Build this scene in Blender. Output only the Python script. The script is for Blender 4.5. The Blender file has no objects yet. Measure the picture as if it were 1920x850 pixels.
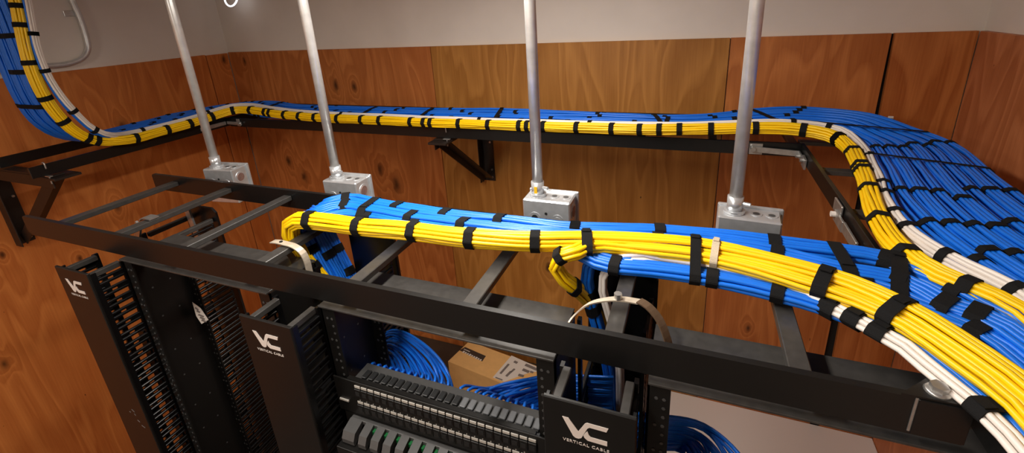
import bpy, math, random
import numpy as np
from mathutils import Vector
random.seed(7)
rng = np.random.default_rng(7)
PI = math.pi

# ------------------------------------------------------------------ camera
CAMZ = 2.6
F_PX, CX, CY = 844.838, 964.338, 301.094
R = np.array([[0.93154257, 0.35930175, -0.05595261],
              [0.06567763, -0.31758812, -0.9459515],
              [-0.35765191, 0.87751925, -0.31944494]])
cam_data = bpy.data.cameras.new('camera')
cam = bpy.data.objects.new('camera', cam_data)
bpy.context.scene.collection.objects.link(cam)
cam_data.sensor_width = 36.0
cam_data.lens = F_PX / 1920 * 36.0
cam_data.shift_x = (960 - CX) / 1920
cam_data.shift_y = (CY - 425) / 1920
cam_data.clip_start = 0.01
from mathutils import Matrix
cam.matrix_world = Matrix(((R[0][0], -R[1][0], -R[2][0], 0), (R[0][1], -R[1][1], -R[2][1], 0),
                           (R[0][2], -R[1][2], -R[2][2], CAMZ), (0, 0, 0, 1)))
scene = bpy.context.scene
scene.camera = cam

# ------------------------------------------------------------------ world, lights, exposure
world = bpy.data.worlds.new('world')
scene.world = world
world.use_nodes = True
world.node_tree.nodes['Background'].inputs[0].default_value = (1.0, 0.93, 0.84, 1)
world.node_tree.nodes['Background'].inputs[1].default_value = 0.05
def area_light(name, loc, sx, sy, power, color, rot=(0, 0, 0)):
    l = bpy.data.lights.new(name, 'AREA')
    l.shape = 'RECTANGLE'; l.size = sx; l.size_y = sy; l.energy = power; l.color = color
    o = bpy.data.objects.new(name, l); scene.collection.objects.link(o)
    o.location = loc; o.rotation_euler = rot
    return o
area_light('hanging_lamp_light', (-0.46, 0.55, 2.855), 0.10, 1.2, 14.5, (1.0, 0.93, 0.84))
area_light('added_fill_light', (-1.3, -1.3, 2.985), 0.3, 1.2, 18.0, (1.0, 0.93, 0.84))  # added fill light from behind the camera, brightens the walls
vs = scene.view_settings
vs.view_transform = 'Standard'; vs.look = 'None'; vs.gamma = 1.0; vs.use_curve_mapping = False
vs.exposure = 0.6

# ------------------------------------------------------------------ geometry helpers
O3 = np.array([0, 0, CAMZ])
def ray(x, y): return R.T @ np.array([(x - CX) / F_PX, (y - CY) / F_PX, 1.0])
def fz(x, y, z): r = ray(x, y); return O3 + r * ((z - CAMZ) / r[2])
def fy(x, y, v): r = ray(x, y); return O3 + r * (v / r[1])
def fx(x, y, v): r = ray(x, y); return O3 + r * (v / r[0])
def proj(P):
    q = (np.asarray(P) - O3) @ R.T
    return np.stack([q[..., 0] / q[..., 2] * F_PX + CX, q[..., 1] / q[..., 2] * F_PX + CY], -1)
V = lambda *a: np.array(a, float)
def unit(v): return v / (np.linalg.norm(v) + 1e-12)

COL = scene.collection
BASE = {}
def offset_of(o):
    return BASE.get(o.name, np.zeros(3)) if o else np.zeros(3)
def link_mesh(name, verts, faces, mat, parent=None, smooth=False):
    me = bpy.data.meshes.new(name)
    off = offset_of(parent)
    me.from_pydata((np.asarray(verts) - off).tolist(), [], faces)
    if smooth: me.polygons.foreach_set('use_smooth', [True] * len(me.polygons))
    if mat is not None: me.materials.append(mat)
    o = bpy.data.objects.new(name, me); COL.objects.link(o)
    if parent: o.parent = parent
    BASE[o.name] = off
    return o
def tag(o, label=None, cat=None, group=None, kind=None):
    if label: o['label'] = label
    if cat: o['category'] = cat
    if group: o['group'] = group
    if kind: o['kind'] = kind
    return o
def thing(name, label, cat, loc, group=None):
    o = bpy.data.objects.new(name, None); COL.objects.link(o)
    o.location = tuple(float(v) for v in loc); o.empty_display_size = 0.05
    BASE[o.name] = np.array(loc, float)
    return tag(o, label, cat, group)

class MB:
    def __init__(s): s.v = []; s.f = []; s.n = 0
    def add(s, verts, faces):
        s.v.append(np.asarray(verts, float)); s.f += [tuple(i + s.n for i in f) for f in faces]; s.n += len(verts); return s
    def box(s, x0, x1, y0, y1, z0, z1, c=0.0):
        if c <= 0:
            v = [(x, y, z) for x in (x0, x1) for y in (y0, y1) for z in (z0, z1)]
            return s.add(v, [(0, 1, 3, 2), (4, 6, 7, 5), (0, 4, 5, 1), (2, 3, 7, 6), (0, 2, 6, 4), (1, 5, 7, 3)])
        lo, hi = (x0, y0, z0), (x1, y1, z1); v = []; idx = {}
        for sx in (0, 1):
            for sy in (0, 1):
                for sz in (0, 1):
                    sg = (sx, sy, sz); P = [hi[i] if sg[i] else lo[i] for i in range(3)]
                    for ax in range(3):
                        q = list(P)
                        for i in range(3):
                            if i != ax: q[i] += c * (-1 if sg[i] else 1)
                        idx[(sg, ax)] = len(v); v.append(q)
        f = []
        for ax in range(3):
            b, d = [i for i in range(3) if i != ax]
            for sa in (0, 1):
                cyc = []
                for sb, sd in ((0, 0), (1, 0), (1, 1), (0, 1)):
                    g = [0, 0, 0]; g[ax] = sa; g[b] = sb; g[d] = sd; cyc.append(idx[(tuple(g), ax)])
                if (sa == 0) ^ (ax == 1): cyc = cyc[::-1]
                f.append(tuple(cyc))
            for sb in (0, 1):
                for sd in (0, 1):
                    g0 = [0, 0, 0]; g0[b] = sb; g0[d] = sd; g1 = list(g0); g1[ax] = 1
                    f.append((idx[(tuple(g0), b)], idx[(tuple(g1), b)], idx[(tuple(g1), d)], idx[(tuple(g0), d)]))
        for sg in {k[0] for k in idx}:
            f.append(tuple(idx[(sg, a)] for a in range(3)))
        return s.add(v, f)
    def obox(s, p0, p1, w, h, up=(0, 0, 1), c=0.0):
        """bar from p0 to p1, width w sideways and height h along up"""
        p0, p1 = V(*p0), V(*p1); t = unit(p1 - p0); sd = unit(np.cross(t, V(*up))); u = np.cross(sd, t)
        L = np.linalg.norm(p1 - p0); m = MB().box(0, L, -w / 2, w / 2, -h / 2, h / 2, c); vv = m.v[0]
        return s.add(p0 + vv[:, :1] * t + vv[:, 1:2] * (-sd) + vv[:, 2:] * u, m.f)
    def cyl(s, p0, p1, r, n=12, r1=None, caps=True):
        p0, p1 = V(*p0), V(*p1); t = unit(p1 - p0); a = unit(np.cross(t, V(0, 0, 1) if abs(t[2]) < .9 else V(1, 0, 0))); b = np.cross(t, a)
        r1 = r if r1 is None else r1
        an = np.arange(n) * 2 * PI / n
        ci = np.cos(an)[:, None] * a + np.sin(an)[:, None] * b
        v = np.vstack([p0 + ci * r, p1 + ci * r1])
        f = [(i, (i + 1) % n, n + (i + 1) % n, n + i) for i in range(n)]
        if caps: f += [tuple(range(n - 1, -1, -1)), tuple(range(n, 2 * n))]
        return s.add(v, f)
    def tube(s, P, r, n=8, caps=True):
        P = np.asarray(P, float); T, S, U = frames(P, None)
        an = np.arange(n) * 2 * PI / n
        v = (P[:, None, :] + r * (np.cos(an)[None, :, None] * S[:, None, :] + np.sin(an)[None, :, None] * U[:, None, :])).reshape(-1, 3)
        f = []
        for i in range(len(P) - 1):
            for j in range(n):
                k = (j + 1) % n
                f.append((i * n + j, (i + 1) * n + j, (i + 1) * n + k, i * n + k))
        if caps: f += [tuple(range(n)), tuple(range(len(P) * n - 1, len(P) * n - n - 1, -1))]
        return s.add(v, f)
    def prism(s, poly, axis, a0, a1):
        """poly: list of 2D points in the other two axes (cyclic order), extruded along axis"""
        n = len(poly); v = []
        for a in (a0, a1):
            for p in poly:
                q = [0, 0, 0]; q[axis] = a; o = [i for i in range(3) if i != axis]; q[o[0]] = p[0]; q[o[1]] = p[1]; v.append(q)
        return s.add(v, [tuple(range(n)), tuple(range(2 * n - 1, n - 1, -1))] + [(i, n + i, n + (i + 1) % n, (i + 1) % n) for i in range(n)])
    def band(s, P, side, w, th):
        """flat strap following P; side = width direction, th = thickness"""
        P = np.asarray(P, float); side = unit(V(*side)); v = []; f = []
        for i in range(len(P)):
            t = unit(P[min(i + 1, len(P) - 1)] - P[max(i - 1, 0)]); n = unit(np.cross(side, t))
            for a, b in ((-1, -1), (1, -1), (1, 1), (-1, 1)): v.append(P[i] + side * a * w / 2 + n * b * th / 2)
        for i in range(len(P) - 1):
            for j in range(4): f.append((i * 4 + j, i * 4 + (j + 1) % 4, i * 4 + 4 + (j + 1) % 4, i * 4 + 4 + j))
        f += [(3, 2, 1, 0), tuple(len(P) * 4 - 4 + j for j in range(4))]
        return s.add(v, f)
    def obj(s, name, mat, parent=None, smooth=False):
        return link_mesh(name, np.vstack(s.v), s.f, mat, parent, smooth)

def catmull(P, step):
    P = np.asarray(P, float)
    Q = np.vstack([2 * P[0] - P[1], P, 2 * P[-1] - P[-2]]); out = []
    for i in range(1, len(Q) - 2):
        p0, p1, p2, p3 = Q[i - 1:i + 3]
        d = [max(np.linalg.norm(b - a), 1e-6) ** .5 for a, b in ((p0, p1), (p1, p2), (p2, p3))]
        t0, t1 = 0, d[0]; t2 = t1 + d[1]; t3 = t2 + d[2]
        for t in np.linspace(t1, t2, 12, endpoint=False):
            A1 = (t1 - t) / (t1 - t0) * p0 + (t - t0) / (t1 - t0) * p1; A2 = (t2 - t) / (t2 - t1) * p1 + (t - t1) / (t2 - t1) * p2
            A3 = (t3 - t) / (t3 - t2) * p2 + (t - t2) / (t3 - t2) * p3
            B1 = (t2 - t) / (t2 - t0) * A1 + (t - t0) / (t2 - t0) * A2; B2 = (t3 - t) / (t3 - t1) * A2 + (t - t1) / (t3 - t1) * A3
            out.append((t2 - t) / (t2 - t1) * B1 + (t - t1) / (t2 - t1) * B2)
    out.append(P[-1]); out = np.array(out)
    s = np.r_[0, np.cumsum(np.linalg.norm(np.diff(out, axis=0), axis=1))]
    n = max(int(round(s[-1] / step)), 4)
    ss = np.linspace(0, s[-1], n + 1)
    return np.stack([np.interp(ss, s, out[:, k]) for k in range(3)], 1), ss
def frames(P, side0):
    T = np.gradient(P, axis=0); T /= np.linalg.norm(T, axis=1)[:, None] + 1e-12
    S = np.zeros_like(P)
    s = side0 if side0 is not None else np.cross(T[0], V(0, 0, 1) if abs(T[0][2]) < .9 else V(1, 0, 0))
    s = unit(s - T[0] * (s @ T[0]))
    for i in range(len(P)):
        s = unit(s - T[i] * (s @ T[i]))
        if side0 is not None and abs(T[i][2]) < 0.7:
            h = unit(np.cross(T[i], V(0, 0, 1)))
            s = unit(s * .7 + h * .3) if h @ s > 0 else s
        S[i] = s
    U = np.cross(S, T)
    return T, S, U

# ------------------------------------------------------------------ materials
def new_mat(name):
    m = bpy.data.materials.new(name); m.use_nodes = True
    nt = m.node_tree; return m, nt, nt.nodes['Principled BSDF']
def lin(c):
    return tuple(((v / 255) / 12.92 if v / 255 <= .04045 else ((v / 255 + .055) / 1.055) ** 2.4) for v in c) + (1,)
def simple(name, rgb, rough=.5, metal=0., noise=0., nscale=40., bump=0., spec=.5, coat=0.):
    m, nt, b = new_mat(name)
    b.inputs['Roughness'].default_value = rough; b.inputs['Metallic'].default_value = metal
    b.inputs['Specular IOR Level'].default_value = spec; b.inputs['Coat Weight'].default_value = coat
    c = lin(rgb)
    if noise > 0 or bump > 0:
        tc = nt.nodes.new('ShaderNodeTexCoord'); n = nt.nodes.new('ShaderNodeTexNoise')
        n.inputs['Scale'].default_value = nscale; n.inputs['Detail'].default_value = 4
        nt.links.new(tc.outputs['Object'], n.inputs['Vector'])
        r = nt.nodes.new('ShaderNodeValToRGB')
        r.color_ramp.elements[0].position = .3; r.color_ramp.elements[1].position = .7
        r.color_ramp.elements[0].color = tuple(v * (1 - noise) for v in c[:3]) + (1,)
        r.color_ramp.elements[1].color = tuple(min(v * (1 + noise), 1) for v in c[:3]) + (1,)
        nt.links.new(n.outputs['Fac'], r.inputs['Fac']); nt.links.new(r.outputs['Color'], b.inputs['Base Color'])
        if bump > 0:
            bp = nt.nodes.new('ShaderNodeBump'); bp.inputs['Strength'].default_value = bump; bp.inputs['Distance'].default_value = .002
            nt.links.new(n.outputs['Fac'], bp.inputs['Height']); nt.links.new(bp.outputs['Normal'], b.inputs['Normal'])
    else:
        b.inputs['Base Color'].default_value = c
    return m
def plywood(name, ca, cb, axis, knots, seed):
    m, nt, b = new_mat(name); N = nt.nodes; Lk = nt.links.new
    def math(op, a, c=None):
        n = N.new('ShaderNodeMath'); n.operation = op
        for i, x in enumerate((a, c)):
            if x is None: continue
            if isinstance(x, (int, float)): n.inputs[i].default_value = x
            else: Lk(x, n.inputs[i])
        return n.outputs[0]
    tc = N.new('ShaderNodeTexCoord'); sp = N.new('ShaderNodeSeparateXYZ'); Lk(tc.outputs['Object'], sp.inputs[0])
    cb_ = N.new('ShaderNodeCombineXYZ'); Lk(sp.outputs[axis], cb_.inputs[0]); Lk(sp.outputs[2], cb_.inputs[1]); vec = cb_.outputs[0]
    def noise(sx, sy, detail, dist=0., rough=.5, off=0.):
        mp = N.new('ShaderNodeMapping'); mp.inputs['Scale'].default_value = (sx, sy, 1); mp.inputs['Location'].default_value = (off + seed * 3.7, seed * 1.3, seed)
        Lk(vec, mp.inputs['Vector']); n = N.new('ShaderNodeTexNoise'); n.inputs['Scale'].default_value = 1; n.inputs['Detail'].default_value = detail
        n.inputs['Distortion'].default_value = dist; n.inputs['Roughness'].default_value = rough
        Lk(mp.outputs[0], n.inputs['Vector']); return n.outputs['Fac']
    n1 = noise(5.0, 0.85, 2, .5); K = None; C = None
    for (ku, kv, r) in knots:
        sb = N.new('ShaderNodeVectorMath'); sb.operation = 'SUBTRACT'; Lk(vec, sb.inputs[0]); sb.inputs[1].default_value = (ku, kv, 0)
        ml = N.new('ShaderNodeVectorMath'); ml.operation = 'MULTIPLY'; Lk(sb.outputs[0], ml.inputs[0]); ml.inputs[1].default_value = (1 / r, .55 / r, 0)
        ln = N.new('ShaderNodeVectorMath'); ln.operation = 'LENGTH'; Lk(ml.outputs[0], ln.inputs[0])
        d = ln.outputs['Value']
        wob = math('MULTIPLY', math('SUBTRACT', noise(30, 20, 2, 0, .5, ku), .5), .9)
        d = math('ADD', d, wob)
        g = math('EXPONENT', math('MULTIPLY', math('MULTIPLY', d, d), -.22))
        core = math('EXPONENT', math('MULTIPLY', math('MULTIPLY', d, d), -1.6))
        K = g if K is None else math('ADD', K, g); C = core if C is None else math('MAXIMUM', C, core)
    ph = math('MULTIPLY', n1, 10.0)
    if K is not None: ph = math('ADD', ph, math('MULTIPLY', K, 2.6))
    ring = math('FRACT', ph)
    rr = N.new('ShaderNodeValToRGB'); Lk(ring, rr.inputs[0])
    e = rr.color_ramp.elements; e[0].position = 0; e[0].color = (0, 0, 0, 1); e[1].position = 1; e[1].color = (.15, .15, .15, 1)
    for p, v in ((.5, .35), (.82, 1.0), (.9, .75)): q = e.new(p); q.color = (v, v, v, 1)
    fine = noise(170, 5, 3, 0, .6); blot = noise(3.2, 1.5, 3, .3, .55, 9.)
    fac = math('ADD', math('MULTIPLY', rr.outputs[0], .30), math('ADD', math('MULTIPLY', fine, .42), math('MULTIPLY', blot, .62)))
    fac = math('SUBTRACT', fac, .30)
    mx = N.new('ShaderNodeMix'); mx.data_type = 'RGBA'; Lk(fac, mx.inputs['Factor']); mx.inputs[6].default_value = lin(ca); mx.inputs[7].default_value = lin(cb)
    col = mx.outputs[2]
    sw = noise(55, 24, 2, 0, .5, 4.)
    spk = N.new('ShaderNodeValToRGB'); Lk(sw, spk.inputs[0]); spk.color_ramp.elements[0].position = .765; spk.color_ramp.elements[0].color = (0, 0, 0, 1)
    spk.color_ramp.elements[1].position = .80; spk.color_ramp.elements[1].color = (.8, .8, .8, 1)
    dark = spk.outputs[0]
    if C is not None: dark = math('MAXIMUM', dark, math('MULTIPLY', C, .85))
    m2 = N.new('ShaderNodeMix'); m2.data_type = 'RGBA'; Lk(dark, m2.inputs['Factor']); Lk(col, m2.inputs[6]); m2.inputs[7].default_value = lin((40, 19, 8))
    Lk(m2.outputs[2], b.inputs['Base Color'])
    b.inputs['Roughness'].default_value = .5; b.inputs['Specular IOR Level'].default_value = .3
    bp = N.new('ShaderNodeBump'); bp.inputs['Strength'].default_value = .25; bp.inputs['Distance'].default_value = .002
    Lk(fac, bp.inputs['Height']); Lk(bp.outputs[0], b.inputs['Normal'])
    return m

M = {}
M['paint'] = simple('wall_paint', (236, 226, 214), .7, noise=.03, nscale=6, bump=.05)
M['ceil'] = simple('ceiling_paint', (225, 220, 212), .8)
M['floor'] = simple('floor_vinyl', (96, 92, 88), .5, noise=.1, nscale=8)
M['black'] = simple('black_powder_coat', (17, 17, 17), .34, noise=.12, nscale=220, bump=.04, spec=.45)
M['plastic'] = simple('black_plastic', (10, 10, 11), .3)
M['cover'] = simple('black_cover_steel', (22, 21, 20), .36, noise=.06, nscale=120, spec=.3)
M['bronze'] = simple('dark_bronze_steel', (34, 25, 20), .45, noise=.1, nscale=60)
M['rungm'] = simple('rung_steel', (58, 56, 54), .3, noise=.15, nscale=90)
M['zinc'] = simple('zinc_steel', (190, 190, 188), .36, metal=.85, noise=.14, nscale=70)
M['emt'] = simple('galvanised_conduit', (214, 214, 212), .34, metal=.5, noise=.10, nscale=45)
M['boxz'] = simple('galvanised_box', (212, 215, 218), .26, metal=.65, noise=.08, nscale=60)
M['hole'] = simple('dark_hole', (12, 12, 12), .8)
M['copper'] = simple('knockout_rust', (150, 120, 112), .45, metal=.5, noise=.15, nscale=80)
M['blue'] = simple('blue_cable_jacket', (18, 112, 226), .38, noise=.05, nscale=60)
M['yellow'] = simple('yellow_cable_jacket', (250, 204, 6), .4, noise=.04, nscale=60)
M['white'] = simple('white_cable_jacket', (232, 224, 216), .4)
M['strap'] = simple('black_hook_and_loop', (18, 18, 19), .85, noise=.25, nscale=700, bump=.3, spec=.2)
M['strapw'] = simple('beige_hook_and_loop', (196, 182, 158), .85, noise=.1, nscale=600, bump=.3, spec=.2)
M['ink'] = simple('white_print', (226, 216, 208), .5)
M['steelstrip'] = simple('angle_steel', (56, 54, 52), .3, noise=.2, nscale=70)
M['strip'] = simple('label_strip', (176, 172, 164), .45)
M['port'] = simple('port_black', (10, 10, 10), .4)
M['grey'] = simple('dark_grey_plastic', (70, 70, 70), .45, noise=.06, nscale=100)
M['jack'] = simple('grey_jack', (36, 37, 38), .35)
M['clear'] = simple('clear_grey_jack', (112, 114, 117), .22)
M['green'] = simple('green_gleam', (20, 96, 48), .4)
M['card'] = simple('cardboard', (226, 178, 112), .75, noise=.05, nscale=30)
M['cardside'] = M['card']
M['label'] = simple('paper_label', (222, 214, 204), .6)
M['stick'] = simple('dark_sticker', (62, 52, 44), .5)
M['print'] = simple('grey_print', (120, 112, 108), .6)
M['bench'] = simple('dark_bench_top', (62, 54, 46), .3, noise=.2, nscale=12)
M['table'] = simple('grey_table_top', (236, 230, 224), .5)
M['beige'] = simple('beige_strap_metal', (196, 184, 166), .42, metal=.3, noise=.12, nscale=90)
M['brown'] = simple('brown_strap_metal', (104, 84, 66), .4, metal=.4, noise=.12, nscale=90)
M['ystick'] = simple('yellow_sticker', (226, 180, 20), .5)
m, nt, b = new_mat('glowing_tube'); b.inputs['Base Color'].default_value = (1, 1, 1, 1)
b.inputs['Emission Color'].default_value = (.92, .94, 1, 1); b.inputs['Emission Strength'].default_value = 1.4; M['glow'] = m
m, nt, b = new_mat('fill_diffuser'); b.inputs['Base Color'].default_value = (1, 1, 1, 1)
b.inputs['Emission Color'].default_value = (1, .95, .88, 1); b.inputs['Emission Strength'].default_value = 2.0; M['diff'] = m

# ------------------------------------------------------------------ setting
XL, XR, YB, YF, ZC = -2.537, 0.845, 1.908, -2.4, 3.06
PT = 2.452                                             # plywood top
def slab(name, mat, *b): o = MB().box(*b).obj(name, mat); tag(o, kind='structure'); return o
floor = slab('floor', M['floor'], XL - .1, XR + .1, YF - .1, YB + .1, -.1, 0)
ceiling = slab('ceiling', M['ceil'], XL - .1, XR + .1, YF - .1, YB + .1, ZC, ZC + .1)
wall_back = slab('wall_back', M['paint'], XL - .1, XR + .1, YB, YB + .1, 0, ZC)
wall_left = slab('wall_left', M['paint'], XL - .1, XL, YF, YB, 0, ZC)
wall_right = slab('wall_right', M['paint'], XR, XR + .1, YF, YB, 0, ZC)
wall_front = slab('wall_front', M['paint'], XL - .1, XR + .1, YF - .1, YF, 0, ZC)
G = .0015
RED = ((156, 82, 33), (228, 148, 82)); TAN = ((146, 90, 30), (214, 152, 78)); ORA = ((176, 90, 36), (240, 154, 80)); ROS = ((158, 86, 46), (226, 148, 98))
def sheet(wall, u0, u1, z0, z1, cols, knots, seed, slant=None):
    nm = 'plywood_panel'
    mb = MB()
    if wall is wall_back:
        if slant is None: mb.box(u0 + G, u1 - G, YB - .018, YB, z0, z1, .0015)
        else: mb.prism([(u0 + G + slant[0], z0), (u1 - G - slant[1], z0), (u1 - G, z1), (u0 + G, z1)], 1, YB - .018, YB)
        ax = 0
    elif wall is wall_left: mb.box(XL, XL + .018, u0 + G, u1 - G, z0, z1, .0015); ax = 1
    else: mb.box(XR - .018, XR, u0 + G, u1 - G, z0, z1, .0015); ax = 1
    return mb.obj(nm, plywood('plywood_%d' % seed, cols[0], cols[1], ax, knots, seed), wall)
sheet(wall_back, XL + .018, -1.165, .002, PT, RED, [(-1.768, 2.266, .022), (-1.649, 2.258, .017), (-2.235, 1.807, .022), (-2.134, 1.713, .026), (-1.57, 1.804, .024), (-1.472, 1.722, .03), (-1.475, .80, .02), (-2.40, 2.40, .014)], 1)
sheet(wall_back, -1.165, .120, .002, PT, TAN, [(-.62, 1.35, .02)], 2)
sheet(wall_back, .120, .604, .002, PT, RED, [(.30, 1.2, .012)], 3, (0, .012))
MB().box(.58, .66, YB - .0012, YB - .0001, .002, PT - .002).obj('dark_gap_strip', M['hole'], wall_back)  # darkness of the sheet gap put in as a thin black strip
sheet(wall_back, .611, XR - .018, .002, PT, RED, [], 4, (.03, 0))
sheet(wall_left, 1.76, YB - .018, .002, PT - .004, ORA, [(1.855, 2.415, .016)], 5)
sheet(wall_left, .36, 1.757, .002, PT, ORA, [(1.265, 2.165, .024), (.596, 1.354, .014), (.938, 1.643, .012), (.723, 1.785, .010), (1.136, 1.81, .016), (.66, 1.70, .012)], 6)
sheet(wall_left, -.86, .357, .002, PT, ORA, [(.2, 1.6, .02)], 7)
sheet(wall_left, -2.08, -.863, .002, PT, ORA, [], 8)
sheet(wall_right, .672, YB - .018, .002, PT, ROS, [(1.75, 1.9, .012)], 9)
sheet(wall_right, -.55, .669, .002, PT, ROS, [], 10)

# ------------------------------------------------------------------ lamps of the room, plus an added fill lamp
def fill_lamp(x, y, w, label):
    t = thing('added_fill_lamp', label, 'lamp', (x, y, ZC), None)
    MB().box(x - w / 2 - .02, x + w / 2 + .02, y - .64, y + .64, ZC - .06, ZC - .0005, .005).obj('housing', M['ceil'], t)
    MB().box(x - w / 2, x + w / 2, y - .61, y + .61, ZC - .066, ZC - .0605, .002).obj('diffuser', M['diff'], t)
t = thing('hanging_lamp', 'narrow strip lamp hanging from the ceiling above the racks', 'lamp', (-.46, .55, ZC))
MB().box(-.52, -.40, -.09, 1.19, 2.865, 2.92, .005).obj('housing', M['ceil'], t)
for yy in (.05, 1.05): MB().cyl((-.46, yy, 2.92), (-.46, yy, ZC - .0005), .002, 6).obj('wire', M['zinc'], t)
fill_lamp(-1.3, -1.3, .3, 'wide white strip lamp on the ceiling behind the camera')  # unseen lamp, added to go with the fill light
c0 = fy(433, -8, 1.84)
an = np.linspace(0, 2 * PI, 33)
ring = MB().tube([c0 + V(.052 * math.cos(a), .010 * math.sin(a), .052 * math.sin(a) + .006 * math.cos(a)) for a in an], .0042, 8, False)
ro = ring.obj('ring_light', M['glow'], None, True)
MB().cyl(c0 + V(0, 0, .056), V(c0[0], c0[1], ZC - .0005), .0015, 6).obj('wire', M['zinc'], ro)
tag(ro, 'small glowing white ring of light high on the painted back wall near its corner', 'ring light')

# ------------------------------------------------------------------ cable ladders
ZT = 2.180
def ladder(label, loc, rails, rungs, z0, along):
    t = thing('cable_ladder', label, 'cable ladder', loc, 'black cable ladders')
    for (x0, y0, x1, y1) in rails:
        mb = MB()
        if along == 'x': mb.prism([(x0, z0 + .008), (x0 + .014, z0), (x1, z0), (x1, ZT), (x0 + .005, ZT), (x0, ZT - .005)], 1, y0, y1)
        else: mb.box(x0, x1, y0, y1, z0, ZT, .001)
        mb.obj('rail', M['black'], t)
    for (x0, y0, x1, y1) in rungs:
        MB().box(x0, x1, y0, y1, 2.153, 2.1655, .0012).obj('rung', M['rungm'], t)
    return t
TH = .0095
YA, YC = .4985, .811                                     # rack ladder rails
rack_ladder = ladder('black cable ladder lying on top of the equipment racks', (-.6, .655, 2.13),
    [(-1.533, YA, .294, YA + TH), (-1.533, YC - TH, .294, YC)],
    [(x - .0125, YA + TH, x + .0125, YC - TH) for x in [-.0798 + .2247 * k for k in range(-6, 2)]], 2.13, 'x')
YG = 1.465
back_ladder = ladder('black cable ladder running along the back wall under the long bundles', (-.9, 1.62, 2.14),
    [(-2.066, YG, .306, YG + TH), (-2.066, 1.80, .306, 1.80 + TH)],
    [(x - .0125, YG + TH, x + .0125, 1.80) for x in np.arange(-1.95, .3, .2247)], 2.14, 'x')
left_ladder = ladder('black cable ladder running along the left wall below the vertical bundle', (-2.24, 1.2, 2.14),
    [(-2.0845, .738, -2.075, 1.84), (-2.402, .78, -2.3925, 1.84)],
    [(-2.3925, y - .0125, -2.0845, y + .0125) for y in np.arange(1.07, 1.8, .2247)], 2.14, 'y')
right_ladder = ladder('black cable ladder along the right wall under the wide fan of blue cables', (.47, .8, 2.14),
    [(.3066, -.6, .3161, 1.475), (.6237, -.6, .6332, 1.828)],
    [(.3161, y - .0125, .6237, y + .0125) for y in [1.556 - .262 * k for k in range(9)]], 2.14, 'y')
mb = MB().box(.6215, .6355, 1.829, 1.836, 2.135, 2.186, .001); mb.obj('end_cap', M['white'], right_ladder)

# hardware on the ladders
def hardware(name, label, cat, loc, group=None): return thing(name, label, cat, loc, group)
h = hardware('corner_clamp', 'zinc corner clamp joining back wall ladder to right wall ladder', 'clamp', (.25, 1.45, 2.16), 'zinc corner clamps')
MB().box(.172, .208, YG - .004, YG, 2.142, 2.176, .001).obj('plate', M['zinc'], h)
MB().obox((.178, YG - .009, 2.160), (.302, YG - .012, 2.154), .006, .017, c=.001).obj('link', M['zinc'], h)
MB().obox((.3005, 1.452, 2.154), (.3025, 1.385, 2.15), .005, .018, c=.001).obj('link', M['zinc'], h)
MB().obox((.3025, 1.405, 2.152), (.3025, 1.368, 2.148), .006, .03, c=.001).obj('plate', M['zinc'], h)
for p, q in (((.181, YG - .010, 2.162), (.181, YG - .022, 2.162)), ((.302, 1.39, 2.156), (.292, 1.39, 2.156)), ((.304, 1.445, 2.15), (.292, 1.445, 2.15))):
    MB().cyl(p, q, .007, 10).obj('bolt', M['zinc'], h)
h = hardware('corner_clamp', 'zinc corner clamp joining left wall ladder to back wall ladder', 'clamp', (-2.05, 1.45, 2.16), 'zinc corner clamps')
MB().obox((-2.0715, 1.33, 2.158), (-2.0725, 1.455, 2.158), .006, .017, c=.001).obj('link', M['zinc'], h)
MB().obox((-2.07, YG - .004, 2.158), (-1.975, YG - .004, 2.156), .006, .015, c=.001).obj('link', M['zinc'], h)
MB().box(-2.005, -1.985, YG - .0045, YG - .0005, 2.144, 2.178, .001).obj('plate', M['zinc'], h)
for p, q in (((-2.069, 1.345, 2.158), (-2.060, 1.345, 2.158)), ((-1.985, YG - .006, 2.157), (-1.985, YG - .016, 2.157))):
    MB().cyl(p, q, .006, 10).obj('bolt', M['zinc'], h)
h = hardware('splice_clamp', 'zinc splice clamp on the inner rail of the right wall ladder', 'clamp', (.30, 1.0, 2.16))
MB().obox((.3030, 1.075, 2.163), (.3030, 1.02, 2.163), .004, .028, c=.001).obj('plate', M['zinc'], h)
MB().obox((.2985, 1.045, 2.150), (.2985, .985, 2.148), .005, .024, c=.001).obj('plate', M['zinc'], h)
MB().obox((.2995, .985, 2.150), (.2995, .90, 2.148), .005, .022, c=.001).obj('plate', M['zinc'], h)
MB().cyl((.296, 1.035, 2.154), (.288, 1.035, 2.154), .006, 10).obj('bolt', M['ink'], h)
h = hardware('junction_plate', 'black corner plate with round zinc bolt where rack ladder meets right wall ladder', 'bracket', (.28, .51, 2.182))
MB().prism([(.232, .4975), (.300, .4975), (.3035, .5085), (.3035, .548), (.283, .548)], 2, ZT + .0005, ZT + .0035).obj('plate', M['black'], h)
MB().cyl((.268, .511, ZT + .0035), (.268, .511, ZT + .0062), .0125, 20, .0105).obj('washer', M['zinc'], h, True)
MB().cyl((.268, .511, ZT + .0062), (.268, .511, ZT + .0125), .0085, 6).obj('bolt_head', M['zinc'], h)
MB().box(.245, .2475, YA - .0016, YA - .0002, 2.135, ZT + .001).obj('clip', M['zinc'], h)
MB().box(.2475, .294, YA - .003, YA - .0003, 2.133, ZT + .0005, .0006).obj('splice', M['black'], h)
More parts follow.
